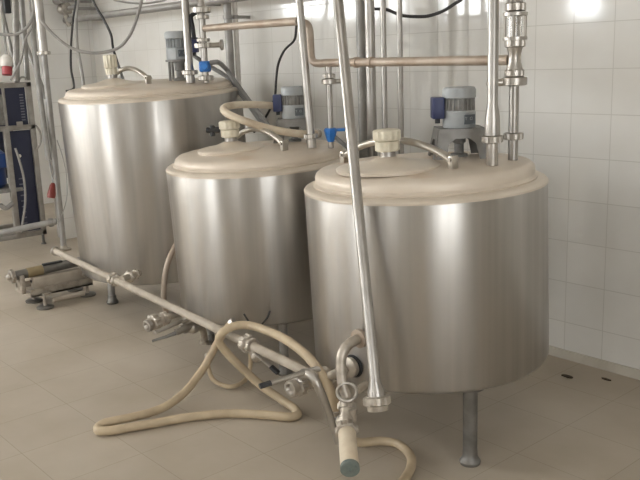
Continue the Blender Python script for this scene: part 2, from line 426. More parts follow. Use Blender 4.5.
# ------------------------------------------------------------------ agitator motors
def motor(k, px, py, r, hgt, label, box_side, stand='plate'):
    p = on_lid(k, px, py); p.z -= .002
    root = thing('agitator_motor', label, 'motor', p, 'agitator motors on the tank lids')
    u = V((RT.x, RT.y, 0)).normalized(); w = V((-u.y, u.x, 0)); Zv = V((0, 0, 1))
    rot = Matrix(((u.x, w.x, 0), (u.y, w.y, 0), (0, 0, 1)))
    sh = hgt * .42
    if stand == 'plate':
        mb = MB(); s = r * 1.45
        mb.box(p + Zv * (sh - .004), (2 * s, 2 * s * .9, .008), rot, .002)
        for sx in (-1, 1):                       # arched side plates splay outwards
            poly = []
            for (a, b) in ((-.9, 1), (.9, 1), (1.1, 0), (.62, 0), (.5, .42), (.25, .62), (-.25, .62), (-.5, .42), (-.62, 0), (-1.1, 0)):
                poly.append(p + u * sx * (s + (1 - b) * .022) + w * (a * s * .9) + Zv * (b * sh))
            mb.extrude(poly, u * (-.006 * sx))
        for sy in (-1, 1):
            poly = []
            for (a, b) in ((-.98, 1), (.98, 1), (1.15, 0), (.72, 0), (.58, .5), (.3, .68), (-.3, .68), (-.58, .5), (-.72, 0), (-1.15, 0)):
                poly.append(p + w * sy * (s * .9 + (1 - b) * .018) + u * (a * s) + Zv * (b * sh))
            mb.extrude(poly, w * (-.006 * sy))
        mb.build('mounting_stand', M['bracket'], root)
    else:
        mb = MB()
        for g in range(4):
            d = u * math.cos(math.pi / 4 + g * math.pi / 2) + w * math.sin(math.pi / 4 + g * math.pi / 2)
            mb.cyl(p + d * r * 1.0, p + d * r * 1.0 + Zv * sh, .008, seg=10)
        mb.lathe(p + Zv * (sh - .012), Zv, [(0, r * 1.12), (.012, r * 1.12)], 32)
        mb.build('mounting_stand', M['bracket'], root)
    MB().lathe(p, Zv, [(0, r * .55), (.012, r * .55), (.016, r * .3), (sh * .45, r * .3), (sh * .5, r * .42), (sh * .8, r * .42), (sh - .006, r * .5)], 20).build('shaft_coupling', M['motordark'], root)
    z0 = sh; z1 = hgt * .66; z2 = hgt * .84
    body = MB(); body.lathe(p + Zv * z0, Zv, [(0, r * 1.0), (.006, r * 1.04), (z1 - z0 - .006, r * 1.04), (z1 - z0, r * .96)], 8 if stand != 'plate' else 32)
    body.build('motor_body', M['motor'], root)
    fins = MB(); fins.lathe(p + Zv * z1, Zv, [(0, r * .8), (z2 - z1, r * .8)], 32)
    for g in range(20):
        d = V((math.cos(g * math.pi / 10), math.sin(g * math.pi / 10), 0))
        fins.box(p + d * r * .86 + Zv * ((z1 + z2) / 2), (r * .26, .004, z2 - z1), Matrix.Rotation(g * math.pi / 10, 3, 'Z'))
    fins.build('cooling_fins', M['fin'] if stand == 'plate' else M['motor'], root)
    MB().lathe(p + Zv * (z2 - .004), Zv, [(0, r * .98), (.004, r * 1.06), (hgt - z2 - .012, r * 1.06), (hgt - z2 - .003, r * .98), (hgt - z2, r * .8)], 32).build('fan_cover', M['motor'], root)
    bx = p + u * (box_side * (r + .022)) + Zv * (hgt * .70)
    bo = MB().box(bx, (.045, .075, hgt * .30), rot, .005).build('terminal_box', M['navy'], root)
    bo['label'] = 'navy blue terminal box'
    MB().cyl(bx - Zv * (hgt * .15), bx - Zv * (hgt * .15 + .018), .010, seg=12).build('cable_gland', M['black'], bo)
    # rating plate turned to the front
    f = (u * .55 - w).normalized(); rt = Matrix.Rotation(math.atan2(f.y, f.x), 3, 'Z')
    pl = MB().box(p + f * (r * 1.045) + Zv * (z0 + (z1 - z0) * .5), (.004, r * .8, (z1 - z0) * .55), rt).build('rating_plate', M['plate'], root)
    tx = MB()
    side = rt @ V((0, 1, 0))
    for (a, b, ww, hh) in ((-.30, .10, .02, .30), (-.30, .25, .14, .05), (.02, .10, .02, .30), (.11, .25, .12, .05), (.11, -.05, .12, .05), (.17, .1, .02, .3)):
        tx.box(p + f * (r * 1.045 + .0025) + side * (a * r) + Zv * (z0 + (z1 - z0) * (.5 + b * .5)), (.002, ww * r * 1.2, hh * (z1 - z0) * .5), rt)
    tx.build('plate_marking', M['platetext'], pl)
    return p
def mh(k, px, py, ytop):
    p = on_lid(k, px, py); return zof(p.x, p.y, ytop) - p.z
motor(3, 459, 156, .060, mh(3, 459, 156, 85), 'grey motor with navy terminal box on the nearest tank, against bare tiles', -1)
motor(2, 295, 141, .058, mh(2, 295, 141, 85), 'grey motor half hidden behind the hose loop on the middle tank', -1)
motor(1, 180.5, 80, .071, mh(1, 180.5, 80, 30), 'grey angular motor on thin posts on the tallest tank', 1, 'posts')

# ------------------------------------------------------------------ pipe fittings
def nut(mb, p, axis, r, t, lugs=6):
    mb.lathe(V(p) - V(axis).normalized() * t / 2, axis, [(0, r * .86), (t * .12, r), (t * .88, r), (t, r * .86)], 48, lugs=lugs, lugd=r * .13)
def vert(x, y, z0, z1, r, seg=18):
    return MB().cyl((x, y, z0), (x, y, z1), r, seg=seg)
Zv = V((0, 0, 1)); UR = V((RT.x, RT.y, 0)).normalized(); FB = V((-UR.y, UR.x, 0))     # UR: towards image right, FB: away from the camera

# nearest tank: riser with reducer
p = on_lid(3, 492, 165); z = lambda y, q=p: zof(q.x, q.y, y)
o = thing('riser_pipe', 'tall steel pipe with a swollen reducer foot on the nearest tank lid', 'pipe', p)
MB().lathe(p, Zv, [(0, .021), (z(112) - p.z, .021)], 20).build('spigot', M['fitting'], o)
n = MB(); nut(n, (p.x, p.y, z(139)), Zv, .038, .026, 8); n.build('union_nut', M['fitting'], o)
MB().lathe((p.x, p.y, z(135)), Zv, [(0, .0275), (z(118) - z(135), .0265), (z(104) - z(135), .0185), (ZC - z(135), .0185)], 20).build('pipe', M['pipe'], o)
P491 = p.copy()
# nearest tank: sight-glass stack
p = on_lid(3, 513, 160); z = lambda y, q=p: zof(q.x, q.y, y)
o = thing('sight_glass_stack', 'pipe stack with sight glass and clamp unions, at the right edge of the nearest tank', 'pipe', p)
MB().lathe(p, Zv, [(0, .018), (z(79) - p.z, .018)], 20).build('lower_pipe', M['pipe'], o)
n = MB(); nut(n, (p.x, p.y, z(136)), Zv, .037, .026, 8); n.build('union_nut', M['fitting'], o)
vb = MB(); vb.lathe((p.x, p.y, z(86)), Zv, [(0, .03), (.004, .046), (.03, .046), (.034, .03)], 32); vb.lathe((p.x, p.y, z(86) + .03), Zv, [(0, .026), (.03, .026)], 24)
vb.build('butterfly_valve', M['fitting'], o)
n = MB(); n.cyl(V((p.x, p.y, z(82))) - UR * .04, V((p.x, p.y, z(82))) - UR * .085, .013, seg=14).sphere(V((p.x, p.y, z(82))) - UR * .083, .02); n.build('valve_stem', M['fitting'], o)
n = MB(); nut(n, (p.x, p.y, z(73)), Zv, .036, .026, 8); n.build('union_nut', M['fitting'], o)
MB().lathe((p.x, p.y, z(70)), Zv, [(0, .03), (z(62) - z(70), .023), (z(54) - z(70), .023), (z(46) - z(70), .03)], 24).build('tee_body', M['fitting'], o)
n = MB(); nut(n, (p.x, p.y, z(43)), Zv, .038, .03, 8); n.build('union_nut', M['fitting'], o)
gl = MB().lathe((p.x, p.y, z(38)), Zv, [(0, .026), (z(15) - z(38), .026)], 24).build('sight_glass', M['glass'], o)
for g in range(4):
    d = V((math.cos(.5 + g * math.pi / 2), math.sin(.5 + g * math.pi / 2), 0)) * .036
    MB().cyl(V((p.x, p.y, z(39))) + d, V((p.x, p.y, z(13))) + d, .0055, seg=8).build('tie_rod', M['fitting'], o)
for yy in (38.5, 14): MB().lathe((p.x, p.y, z(yy) - .006), Zv, [(0, .044), (.012, .044)], 28).build('glass_flange', M['fitting'], o)
n = MB(); nut(n, (p.x, p.y, z(7)), Zv, .038, .03, 8); n.build('union_nut', M['fitting'], o)
MB().lathe((p.x, p.y, z(4)), Zv, [(0, .03), (.04, .018), (ZC - z(4), .018)], 20).build('upper_pipe', M['pipe'], o)
P513 = p.copy()
# middle tank: riser and blue valve branch
p = on_lid(2, 312, 148); z = lambda y, q=p: zof(q.x, q.y, y)
o = thing('riser_pipe', 'leaning bright steel pipe rising from the middle tank beside the blue valve', 'pipe', p)
tp = atY(299, -2, p.y); tp = p + (tp - p) * ((ZC - p.z) / (tp.z - p.z))
MB().cyl(p, tp, .0185, seg=20).build('pipe', M['pipe'], o)
d = (tp - p).normalized()
n = MB(); nut(n, p + d * .055, d, .034, .024, 8); n.build('union_nut', M['fitting'], o)
MB().lathe(p, d, [(0, .022), (.05, .022)], 20).build('spigot', M['fitting'], o)
P301 = (p.copy(), tp)
p = on_lid(2, 331, 148); z = lambda y, q=p: zof(q.x, q.y, y)
YBAR = p.y
o = thing('valve_branch', 'thin branch pipe with a bright blue valve on the middle tank', 'valve', p)
MB().lathe(p, Zv, [(0, .014), (z(129) - p.z, .014)], 16).build('spigot', M['fitting'], o)
bv = MB().lathe((p.x, p.y, z(142)), Zv, [(0, .014), (.012, .02), (z(130) - z(142), .032), (z(128) - z(142), .026)], 8).build('blue_valve', M['blue'], o)
MB().box(V((p.x, p.y, z(130))) + UR * .035, (.07, .022, .014), Matrix.Rotation(math.atan2(UR.y, UR.x), 3, 'Z'), .004).build('valve_lever', M['blue'], bv)
MB().cyl(V((p.x, p.y, z(137))) + UR * .02, V((p.x, p.y, z(150))) + UR * .09, .010, seg=12).build('side_tube', M['conduit'], o)
MB().lathe((p.x, p.y, z(128)), Zv, [(0, .0145), (z(64.5) - z(128), .0145)], 16).build('pipe', M['pipe'], o)
n = MB(); n.lathe((p.x, p.y, z(84.5)), Zv, [(0, .022), (.004, .035), (.024, .035), (.028, .022)], 28); nut(n, (p.x, p.y, z(76)), Zv, .030, .022, 8); n.build('clamp_valve', M['fitting'], o)
n = MB(); n.cyl(V((p.x, p.y, z(81.5))) + UR * .03, V((p.x, p.y, z(81.5))) + UR * .07, .011, seg=12); n.sphere(V((p.x, p.y, z(81.5))) + UR * .07, .016); n.build('valve_stem', M['fitting'], o)
# horizontal line from that branch to the sight-glass stack, with the riser elbow at its left end
zb_ = zof(p.x, p.y, 63.5)
L = atY(316, 63, YBAR); Rr = V((P513.x, P513.y, zof(P513.x, P513.y, 60)))
o = thing('crossover_pipe', 'long tan horizontal pipe from the middle tank to the sight glass', 'pipe', L)
eb = [atY(303, 22.5, YBAR), atY(307.5, 25, YBAR), atY(309.5, 31, YBAR), atY(310.3, 42, YBAR), atY(311, 55, YBAR), atY(312.5, 60.5, YBAR), atY(316, 63, YBAR), atY(322, 63.5, YBAR)]
pts = spline(eb, 6)[:-1] + [L.lerp(Rr, t) for t in (.06, .3, .6, .9, 1)]
pts[-1] = Rr - (Rr - L).normalized() * .024
MB().tube(pts, .0185, 16).build('pipe', M['rustpipe'], o)
for px in (366, 383):
    n = MB(); q = L + (Rr - L) * ((px - 316) / (514 - 316)); ax = (Rr - L).normalized(); n.lathe(q - ax * .012, ax, [(0, .0195), (.004, .024), (.020, .024), (.024, .0195)], 20)
    n.build('weld_collar', M['rustpipe'], o)
# line from the tall tank's valve to the leaning riser
p1 = on_lid(1, 206, 83); z = lambda y, q=p1: zof(q.x, q.y, y)
A_ = V((p1.x, p1.y, z(28.5))); B_ = P301[0].lerp(P301[1], (atY(301, 21, P301[0].y).z - P301[0].z) / (P301[1].z - P301[0].z))
ax = (B_ - A_).normalized()
tag(MB().cyl(A_ + ax * .03, B_ - ax * .02, .019, seg=16).build('crossover_pipe', M['rustpipe']), 'tan horizontal pipe from the tallest tank valve to the leaning riser', 'pipe')
# tall tank stack with black handle and blue valve
o = thing('valve_stack', 'valve stack with black handle and blue body on the tallest tank', 'valve', p1)
MB().lathe(p1, Zv, [(0, .018), (z(70) - p1.z, .018)], 16).build('spigot', M['fitting'], o)
n = MB(); nut(n, (p1.x, p1.y, z(78)), Zv, .045, .028, 8); n.build('union_nut', M['fitting'], o)
bv = MB().box((p1.x, p1.y, (z(72) + z(61)) / 2), (.058, .058, z(61) - z(72)), Matrix.Rotation(.6, 3, 'Z'), .012).build('blue_valve', M['blue'], o)
MB().cyl(V((p1.x, p1.y, z(66))) - FB * .02, V((p1.x, p1.y, z(66))) - FB * .055, .024, seg=16, bev=.004).build('valve_knob', M['blue'], bv)
MB().lathe((p1.x, p1.y, z(61)), Zv, [(0, .019), (z(8) - z(61), .019)], 18).build('middle_pipe', M['pipe'], o)
n = MB(); nut(n, (p1.x, p1.y, z(45.5)), Zv, .052, .028, 8); n.build('clamp_valve', M['fitting'], o)
n = MB(); q = V((p1.x, p1.y, z(45.5))); n.cyl(q + UR * .045, q + UR * .09, .014, seg=12); n.lathe(q + UR * .09, UR, [(0, .02), (.006, .03), (.018, .03), (.022, .02)], 20); n.build('side_port', M['fitting'], o)
for yy, rr_, tt_ in ((40, .036, .02), (17, .04, .024), (10, .05, .034)):
    n = MB(); nut(n, (p1.x, p1.y, z(yy)), Zv, rr_, tt_, 8); n.build('union_nut', M['fitting'], o)
hp = [V((p1.x, p1.y, z(13))) - UR * .03, V((p1.x, p1.y, z(16))) - UR * .06, V((p1.x, p1.y, z(26))) - UR * .055, V((p1.x, p1.y, z(39))) - UR * .05]
MB().tube(spline(hp, 5), .020, 10, flat=.6).build('valve_handle', M['black'], o)['label'] = 'black valve handle'
MB().lathe((p1.x, p1.y, z(7)), Zv, [(0, .026), (.03, .019), (ZC - z(7), .019)], 18).build('upper_pipe', M['pipe'], o)
# tall tank plain riser
p = on_lid(1, 190.5, 83); z = lambda y, q=p: zof(q.x, q.y, y)
o = thing('riser_pipe', 'bright steel pipe in front of the motor on the tallest tank', 'pipe', p)
MB().lathe(p, Zv, [(0, .026), (z(70) - p.z, .026), (z(66) - p.z, .0215), (ZC - p.z, .0215)], 18).build('pipe', M['pipe'], o)
n = MB(); nut(n, (p.x, p.y, z(72.5)), Zv, .045, .026, 8); n.build('union_nut', M['fitting'], o)
P190 = p.copy()

# ------------------------------------------------------------------ pipes along the wall
def wallpipe(px, py, Y, r, mat, label, clamps=()):
    q = atY(px, py, Y)
    o = thing('wall_pipe', label, 'pipe', (q.x, Y, 0))
    vert(q.x, Y, 0, ZC, r).build('pipe', mat, o)
    for cz in clamps:
        c = MB(); c.lathe((q.x, Y, cz - .012), Zv, [(0, r + .001), (0.002, r + .006), (.022, r + .006), (.024, r + .001)], 20)
        c.box((q.x, (Y + r + YB) / 2, cz), (.02, YB - Y - r, .02)); c.build('wall_clamp', M['greypipe'], o)
    return q
def mid(px, Y): return atY(px, 60, Y)
wallpipe(361.5, 60, 3.10, .024, M['greypipe'], 'dull grey pipe, left of the close pair behind the tanks', (2.2, .5))
wallpipe(370.5, 60, 3.06, .026, M['pipe'], 'bright steel pipe, right of the close pair behind the tanks', (2.25, .45))
wallpipe(383.8, 60, 3.06, .0145, M['pipe'], 'thin steel pipe just right of the close pair, left of two thin ones', (2.2, .5))
wallpipe(400.0, 60, 3.06, .0145, M['pipe'], 'thin steel pipe on the bare wall, right of two thin ones', (2.25, .5))
wallpipe(228.5, 30, 3.22, .026, M['greypipe'], 'thick grey wall pipe behind the tallest tank valves', (atY(228.5, 17, 3.22).z, .4))
wallpipe(236.0, 30, 3.27, .016, M['white'], 'thin pale wall pipe right of the thick grey one', (atY(236, 17, 3.27).z, .5))
# hanging drop pipe with a flared union
b0 = atD(378, 411, 2.74); t0 = atD(338, 0, 2.78); dd = (b0 - t0); tt = t0 - dd * ((ZC - t0.z) / dd.z * -1 if False else (t0.z - ZC) / dd.z * -1)
tt = t0 + dd * ((ZC - t0.z) / dd.z)
o = thing('drop_pipe', 'long slanting steel pipe hanging in front of the nearest tank', 'pipe', b0)
ax = (tt - b0).normalized(); LL = (tt - b0).length
MB().lathe(b0 + ax * .03, ax, [(0, .030), (.035, .030), (.075, .0185), (LL - .03, .0175)], 20).build('pipe', M['dustpipe'] if False else M['pipe'], o)
n = MB(); nut(n, b0 + ax * .035, ax, .046, .03, 8); n.build('union_nut', M['dustfit'], o)
MB().lathe(b0, ax, [(0, .025), (.002, .034), (.02, .036), (.022, .02)], 28).build('spout_ring', M['dustfit'], o)

# ------------------------------------------------------------------ long product line on the floor side
m0 = atZ(55, 251, .34); m1 = atZ(336, 386, .29)
def mline(px):
    lo, hi = 0., 1.
    for _ in range(40):
        c = (lo + hi) / 2
        if pix(m0.lerp(m1, c))[0] < px: lo = c
        else: hi = c
    return m0.lerp(m1, lo)
ml = (m1 - m0).normalized()
o = thing('product_line', 'long dusty pipe sloping past the feet of all three tanks', 'pipe', V((m0.x, m0.y, 0)))
MB().cyl(m0, m1, .0195, seg=20).build('pipe', M['dustpipe'], o)
MB().lathe(m0 - ml * .004, ml, [(0, .022), (.003, .03), (.014, .03), (.017, .022)], 24).build('end_ferrule', M['dustfit'], o)
for px, r in ((113, .036), (247, .040)):
    q = mline(px)
    for dl, rr_, tt_ in ((0, r, .034), (.04, r * .86, .022)):
        n = MB(); nut(n, q + ml * dl, ml, rr_, tt_, 6); n.build('union_nut', M['dustfit'], o)
def outlet(label, k, p_from, p_to, r=.018):
    o = thing('outlet_stub', label, 'pipe', p_from)
    ax = (V(p_to) - V(p_from)).normalized()
    MB().cyl(p_from, p_to, r, seg=16).build('pipe', M['dustpipe'], o)
    n = MB(); nut(n, V(p_from).lerp(V(p_to), .45), ax, r * 1.9, .03, 6); n.build('union_nut', M['dustfit'], o)
    n = MB(); nut(n, V(p_from).lerp(V(p_to), .8), ax, r * 1.6, .02, 6); n.build('clamp_ring', M['dustfit'], o)
    return o
# tallest tank outlet
q = mline(122) + V((0, 0, .02)); outlet('short outlet stub with clamp joining the tallest tank to the long pipe', 1, q, atZ(139, 273, .33), .018)
# valve cluster under the middle tank
def valve(name, label, p0, p1, r, lever=None, par=None):
    ax = (V(p1) - V(p0)).normalized(); Ln = (V(p1) - V(p0)).length
    o = thing(name, label, 'valve', p0)
    MB().cyl(V(p0) + ax * .02, p1, r, seg=18).build('pipe', M['dustfit'], o)
    return o, ax, Ln
zA = .26
e0 = atZ(147, 326, zA); e1 = atZ(203, 303, zA + .03)
o, ax, Ln = valve('outlet_valve', 'outlet valve with two round nuts poking out under the middle tank', e0, e1, .0175)
n = MB(); n.lathe(e0 - ax * .004, ax, [(.02, .012), (0, .021), (.002, .030), (.02, .030), (.022, .02)], 24); n.build('open_ferrule', M['fitting'], o)
n = MB(); nut(n, e0 + ax * .045, ax, .046, .036, 8); n.build('union_nut', M['dustfit'], o)
n = MB(); nut(n, e0 + ax * .105, ax, .037, .024, 8); n.build('clamp_ring', M['dustfit'], o)
n = MB(); nut(n, e1 - ax * .02, ax, .036, .03, 8); n.build('tank_nut', M['dustfit'], o)
h0, h1 = atZ(155, 332.5, .25), atZ(193, 316, .27)
n = MB(); n.tube([h0, h0.lerp(h1, .3), h1], .015, 8, flat=.6); n.build('lever', M['fitting'], o)
b1 = atZ(193, 327, .2)
n = MB(); n.sphere(b1, .036, (1, 1, .9)); nut(n, atZ(185, 328, .2), ax, .028, .03, 6); n.cyl(atZ(176, 332, .2), atZ(200, 322, .22), .018, seg=12); n.build('valve_body', M['fitting'], o)
n = MB(); n.tube([atZ(152, 341, .17), atZ(165, 337, .18), atZ(184, 330, .2)], [.006, .008, .014], 8); n.build('drain_spindle', M['bracket'], o)
dn = spline([b1, atZ(201, 328, .18), atZ(204, 335, .13), atZ(204, 341, .09)], 6)
n = MB(); n.tube(dn, .019, 16); n.build('drain_elbow', M['dustfit'], o)
n = MB(); q = dn[-1]; n.lathe(q - V((0, 0, .012)), Zv, [(0, .018), (.0, .027), (.014, .027), (.016, .018)], 24); n.build('drain_ferrule', M['dustfit'], o)
# valve on the line below the middle tank
q = mline(252)
o = thing('line_valve', 'small lever valve hanging under the long pipe below the middle tank', 'valve', q - V((0, 0, .06)))
n = MB(); n.cyl(q - Zv * .022, atD(257, 355, depth(q)), .02, seg=14); n.sphere(atD(257, 356, depth(q)), .027); n.build('valve_body', M['dustfit'], o)
l0, l1 = atD(256, 353, depth(q) - .02), atD(277, 372, depth(q) - .06)
n = MB(); n.tube([l0, l0.lerp(l1, .4), l1], [.012, .012, .011], 8, flat=.5); lv = n.build('lever', M['fitting'], o)
MB().tube([l0.lerp(l1, .72), l1 + (l1 - l0) * .06], .014, 8, flat=.65).build('lever_grip', M['black'], lv)

# front valve with grip lever beside the nearest tank
dC = 2.98
c0 = atD(292, 388, dC); cj = atD(326, 372, dC + .12)
o = thing('lever_valve', 'lever valve with an open round port, left of the nearest tank', 'valve', c0)
ax = (cj - c0).normalized()
n = MB(); n.cyl(c0, cj, .024, seg=18); n.build('valve_body', M['dustfit'], o)
n = MB(); n.lathe(c0 - ax * .012, ax, [(.01, .012), (0, .020), (.001, .029), (.016, .031), (.018, .024)], 28); n.build('open_port', M['fitting'], o)
n = MB(); nut(n, c0 + ax * .034, ax, .042, .034, 8); n.build('union_nut', M['fitting'], o)
n = MB(); nut(n, c0 + ax * .085, ax, .036, .022, 8); n.build('clamp_ring', M['dustfit'], o)
l0, l1 = atD(305, 372, dC - .04), atD(261, 386, dC - .10)
n = MB(); n.tube([atD(318, 369, dC), l0, l0.lerp(l1, .5), l1], [.017, .016, .012, .011], 8, flat=.6); lv = n.build('lever', M['fitting'], o)
MB().tube([l0.lerp(l1, .78), l1 + (l1 - l0) * .03], .0135, 8, flat=.7).build('lever_grip', M['black'], lv)
tp = spline([atD(303, 374, dC - .02), atD(311, 375, dC - .05), atD(318, 386, dC - .06), atD(328, 410, dC - .04), atD(338, 443, dC - .02)], 6)
n = MB(); n.tube(tp, [.020 - .008 * i / (len(tp) - 1) for i in range(len(tp))], 14); n.build('bent_handle', M['fitting'], o)

# swan-neck, tee and capped spigot at the end of the long line
dE = depth(m1)
o = thing('swan_neck_outlet', 'curved outlet pipe ending in a thick capped spigot before the nearest tank', 'pipe', atD(346, 415, 2.84))
el = spline([atD(347, 398, 2.86), atD(343, 385, 2.86), atD(341, 368, 2.86), atD(342, 355, 2.86), atD(348, 345, 2.87), atD(356, 340, 2.89), atD(359, 338.5, 2.90)], 6)
MB().tube(el, .0185, 18).build('curved_pipe', M['dustfit'], o)
t = (el[-1] - el[-3]).normalized()
MB().lathe(el[-1] - t * .008, t, [(0, .02), (.002, .034), (.016, .034), (.018, .022), (.010, .016)], 28).build('end_flange', M['rustpipe'], o)
rc = atD(347, 392, 2.83); rax = (EYEP - rc).normalized() * .8 + V((0, 0, .45)); rax.normalize()
n = MB(); R_ = []
a_, u_, w_ = frame_of(rax)
n.tube([rc + (u_ * math.cos(g * math.pi / 16) + w_ * math.sin(g * math.pi / 16)) * .033 for g in range(32)], .0065, 8, closed=True); n.build('ring_clamp', M['fitting'], o)
g1 = atD(347, 403, 2.84); g0 = atD(346.5, 428, 2.80); gE = atD(350, 469, 2.62)
n = MB(); nut(n, atD(347, 406, 2.84), (g0 - g1), .033, .026, 8); n.lathe(g1, (g0 - g1), [(0, .022), ((g0 - g1).length, .026)], 20); n.build('neck_union', M['dustfit'], o)
# tee and capped spigot
gx = (gE - g0).normalized(); GL = (gE - g0).length
MB().lathe(g0, gx, [(0, .027), (.004, .0295), (GL, .0305)], 28).build('barrel', M['hosepale'], o)['label'] = 'thick pale spigot'
MB().lathe(gE, gx, [(-.012, .0310), (.003, .0310), (.005, .028), (.004, .006), (.0005, .004)], 28).build('end_cap', M['endcap'], o)['label'] = 'grey-green end cap'
n = MB(); q = g0 + gx * .012; a_, u_, w_ = frame_of(gx)
nut(n, q, gx, .040, .030, 6); n.sphere(g0 - gx * .03, .036, (1, 1, 1)); n.cyl(g0 - gx * .03 + UR * .02, g0 - gx * .03 + UR * .02 + V((0, 0, .05)), .018, seg=14); n.build('collar', M['dustfit'], o)
# nearest tank outlet behind the swan neck
T3 = TK[3]
q0 = atD(351, 367, 2.98); q1 = atD(330, 376, 3.02)
o = thing('tank_outlet', 'outlet port with dark gasket low on the nearest tank, behind the curved pipe', 'pipe', q0)
da = (V((T3.X, T3.Y, q0.z)) - q0).normalized()
MB().lathe(q0 - da * .02, da, [(0, .024), (.006, .037), (.022, .037), (.026, .026), (.09, .026)], 28).build('port', M['dustfit'], o)
MB().lathe(q0 + da * .006, da, [(0, .04), (.012, .045), (.018, .04)], 28).build('gasket', M['black'], o)
MB().cyl(q0 - da * .01, q1, .017, seg=14).build('branch', M['dustpipe'], o)
q2 = atD(358, 390, 2.94); q3 = atD(374, 379, 2.99)
MB().cyl(q2, q3, .014, seg=14).build('short_branch', M['dustpipe'], o)

# ------------------------------------------------------------------ hoses
def hose(name, label, pts, r, mat, cat='hose', n=8, ends=None, seg=12):
    P = spline(pts, n)
    if ends is None: return tag(MB().tube(P, r, seg).build(name, mat), label, cat)
    o = thing(name, label, cat, P[0]); MB().tube(P, r, seg).build('tube', mat, o)
    for e in ends:
        a = P[0] if e == 0 else P[-1]; t = (P[1] - P[0] if e == 0 else P[-2] - P[-1]).normalized()
        MB().lathe(a - t * .004, t, [(0, r * .9), (0, r + .004), (.022, r + .004), (.024, r)], 20).build('hose_clip', M['fitting'], o)
    return o
rh = .0185
hz = [(336, 412, .20), (333, 397, .27), (324, 378, .325), (308, 357, .35), (288, 341, .355), (268, 331, .355), (250, 325.5, .355), (235, 326, .355), (222, 333, .33), (219.5, 342, .28), (228, 354, .22), (243, 369, .15), (262, 386, .08),
      (282, 400, .035), (295, 409, .021), (297, 415, .02), (288, 417, .02), (262, 414.5, .02), (227, 413.5, .02), (190, 417, .02), (150, 424, .02), (115, 430, .02), (100, 431, .02), (98, 427.5, .022), (106, 422.5, .03),
      (128, 418, .03), (150, 412.5, .028), (168, 405, .032), (186, 391, .06), (203, 369, .11), (213, 351, .18), (221, 337, .25), (228, 327, .30), (234, 322, .325)]
hose('product_hose', 'long beige hose draped over the long pipe and folded flat on the floor', [atZ(*q) for q in hz], rh, M['hose'], ends=(0, 1), seg=14)
hz = [(207.5, 356, .13), (208, 366, .10), (212, 378, .05), (220, 384, .025), (233, 386.5, .018), (245, 380, .02), (250, 368, .06), (250.5, 354, .14), (251, 345, .22)]
hose('drain_hose', 'thin beige hose hanging in a U below the middle tank', [atZ(*q) for q in hz], .0105, M['hose'], ends=(0,))
hz = [(352, 441, .04), (362, 442.5, .022), (380, 441, .019), (398, 444, .019), (410, 455, .019), (411, 467, .019), (404, 480, .019), (392, 494, .019)]
hose('floor_hose', 'short beige hose curling on the floor right of the capped spigot', [atZ(*q) for q in hz], .0175, M['hose'])
hz = [(309, 113, 4.30), (295, 109, 4.32), (270, 105.5, 4.28), (245, 104.5, 4.2), (229, 106, 4.1), (223.5, 109.5, 4.02), (230, 115, 3.97), (246, 121.5, 3.97), (265, 127.5, 4.0), (286, 132, 4.02), (304, 134, 4.06), (318, 133.5, 4.14)]
hose('lid_hose', 'beige hose bent in a loop above the lid of the middle tank', [atD(*q) for q in hz], .0185, M['hosepale'], ends=(0, 1))
hz = [(180, 236, 4.68), (176, 245, 4.66), (170, 257, 4.64), (166, 270, 4.64), (164, 286, 4.64), (164, 302, 4.66), (166, 312, 4.7)]
hose('gap_hose', 'dull pinkish hose hanging in the gap between tallest and middle tank', [atD(*q) for q in hz], .0165, M['rustpipe'])

# ------------------------------------------------------------------ cables
def cable(name, label, pts, r, mat, top=False):
    if top:
        a = pts[0]; b = pts[1]; d = (a - b); pts = [V((a.x + d.x * .3, a.y, ZC))] + pts
    return tag(MB().tube(spline(pts, 7), r, 8).build(name, mat), label, 'cable')
T1 = TK[1]
e = on_lid(1, 69, 91); 
cable('power_cable', 'black cable dropping to the left edge of the tallest tank lid', [atD(76, -4, 5.3), atD(73, 20, 5.3), atD(71, 45, 5.2), atD(71, 68, 5.15), atD(73.5, 82, 5.1), atD(73.8, 88, 5.03), atD(70.5, 90.3, 5.0), atD(66, 91.2, 5.0)], .007, M['cable'], True)
cable('power_cable', 'black cable slanting down behind the vent of the tallest tank', [atD(92, -4, 5.5), atD(104, 20, 5.5), atD(111, 35, 5.5), atD(113, 48, 5.48), atD(118, 64, 5.45), on_lid(1, 124, 76) + V((0, 0, .008))], .0085, M['cable'], True)
cable('grey_cable', 'thick grey cable beside the black one, falling behind the tallest tank', [atD(78, -4, 6.2), atD(76, 18, 6.2), atD(77, 45, 6.2), atD(81, 68, 6.2), atD(84, 90, 6.2), atD(86, 130, 6.3)], .013, M['greycable'], True)
cable('loop_cable', 'pale grey cable sagging in a wide loop over the tallest tank', [atD(41, 20, 5.05), atD(50, 31, 5.05), atD(62, 42, 5.05), atD(75, 49.5, 5.05), atD(92, 53, 5.05), atD(108, 51.5, 5.05), atD(121, 46, 5.05), atD(131, 33, 5.05), atD(138, 14, 5.05), atD(142, -6, 5.05), V((atD(142, -6, 5.05).x + .1, atD(142, -6, 5.05).y, ZC))], .0095, M['greycable'])
cable('sag_cable', 'thin grey cable at the top edge between tall tank pipes', [atD(112, -3, 5.6), atD(124, 2, 5.6), atD(140, 3.5, 5.6), atD(156, 2, 5.6), atD(168, -3, 5.6), V((atD(168, -3, 5.6).x + .2, atD(168, -3, 5.6).y, ZC))], .006, M['greycable'], True)
cable('power_cable', 'black cable down the wall to the navy box of the middle motor', [atY(301, 8, 3.28), atY(297, 20, 3.28), atY(295.5, 36, 3.28), atY(293, 42, 3.28), atY(284, 51, 3.26), atY(278, 65, 3.22), atY(276, 82, 3.15), atY(274.5, 98, 3.1), atY(268, 113, 3.1), atY(262, 122, 3.1), atY(254, 132, 3.1)], .0075, M['cable'], True)
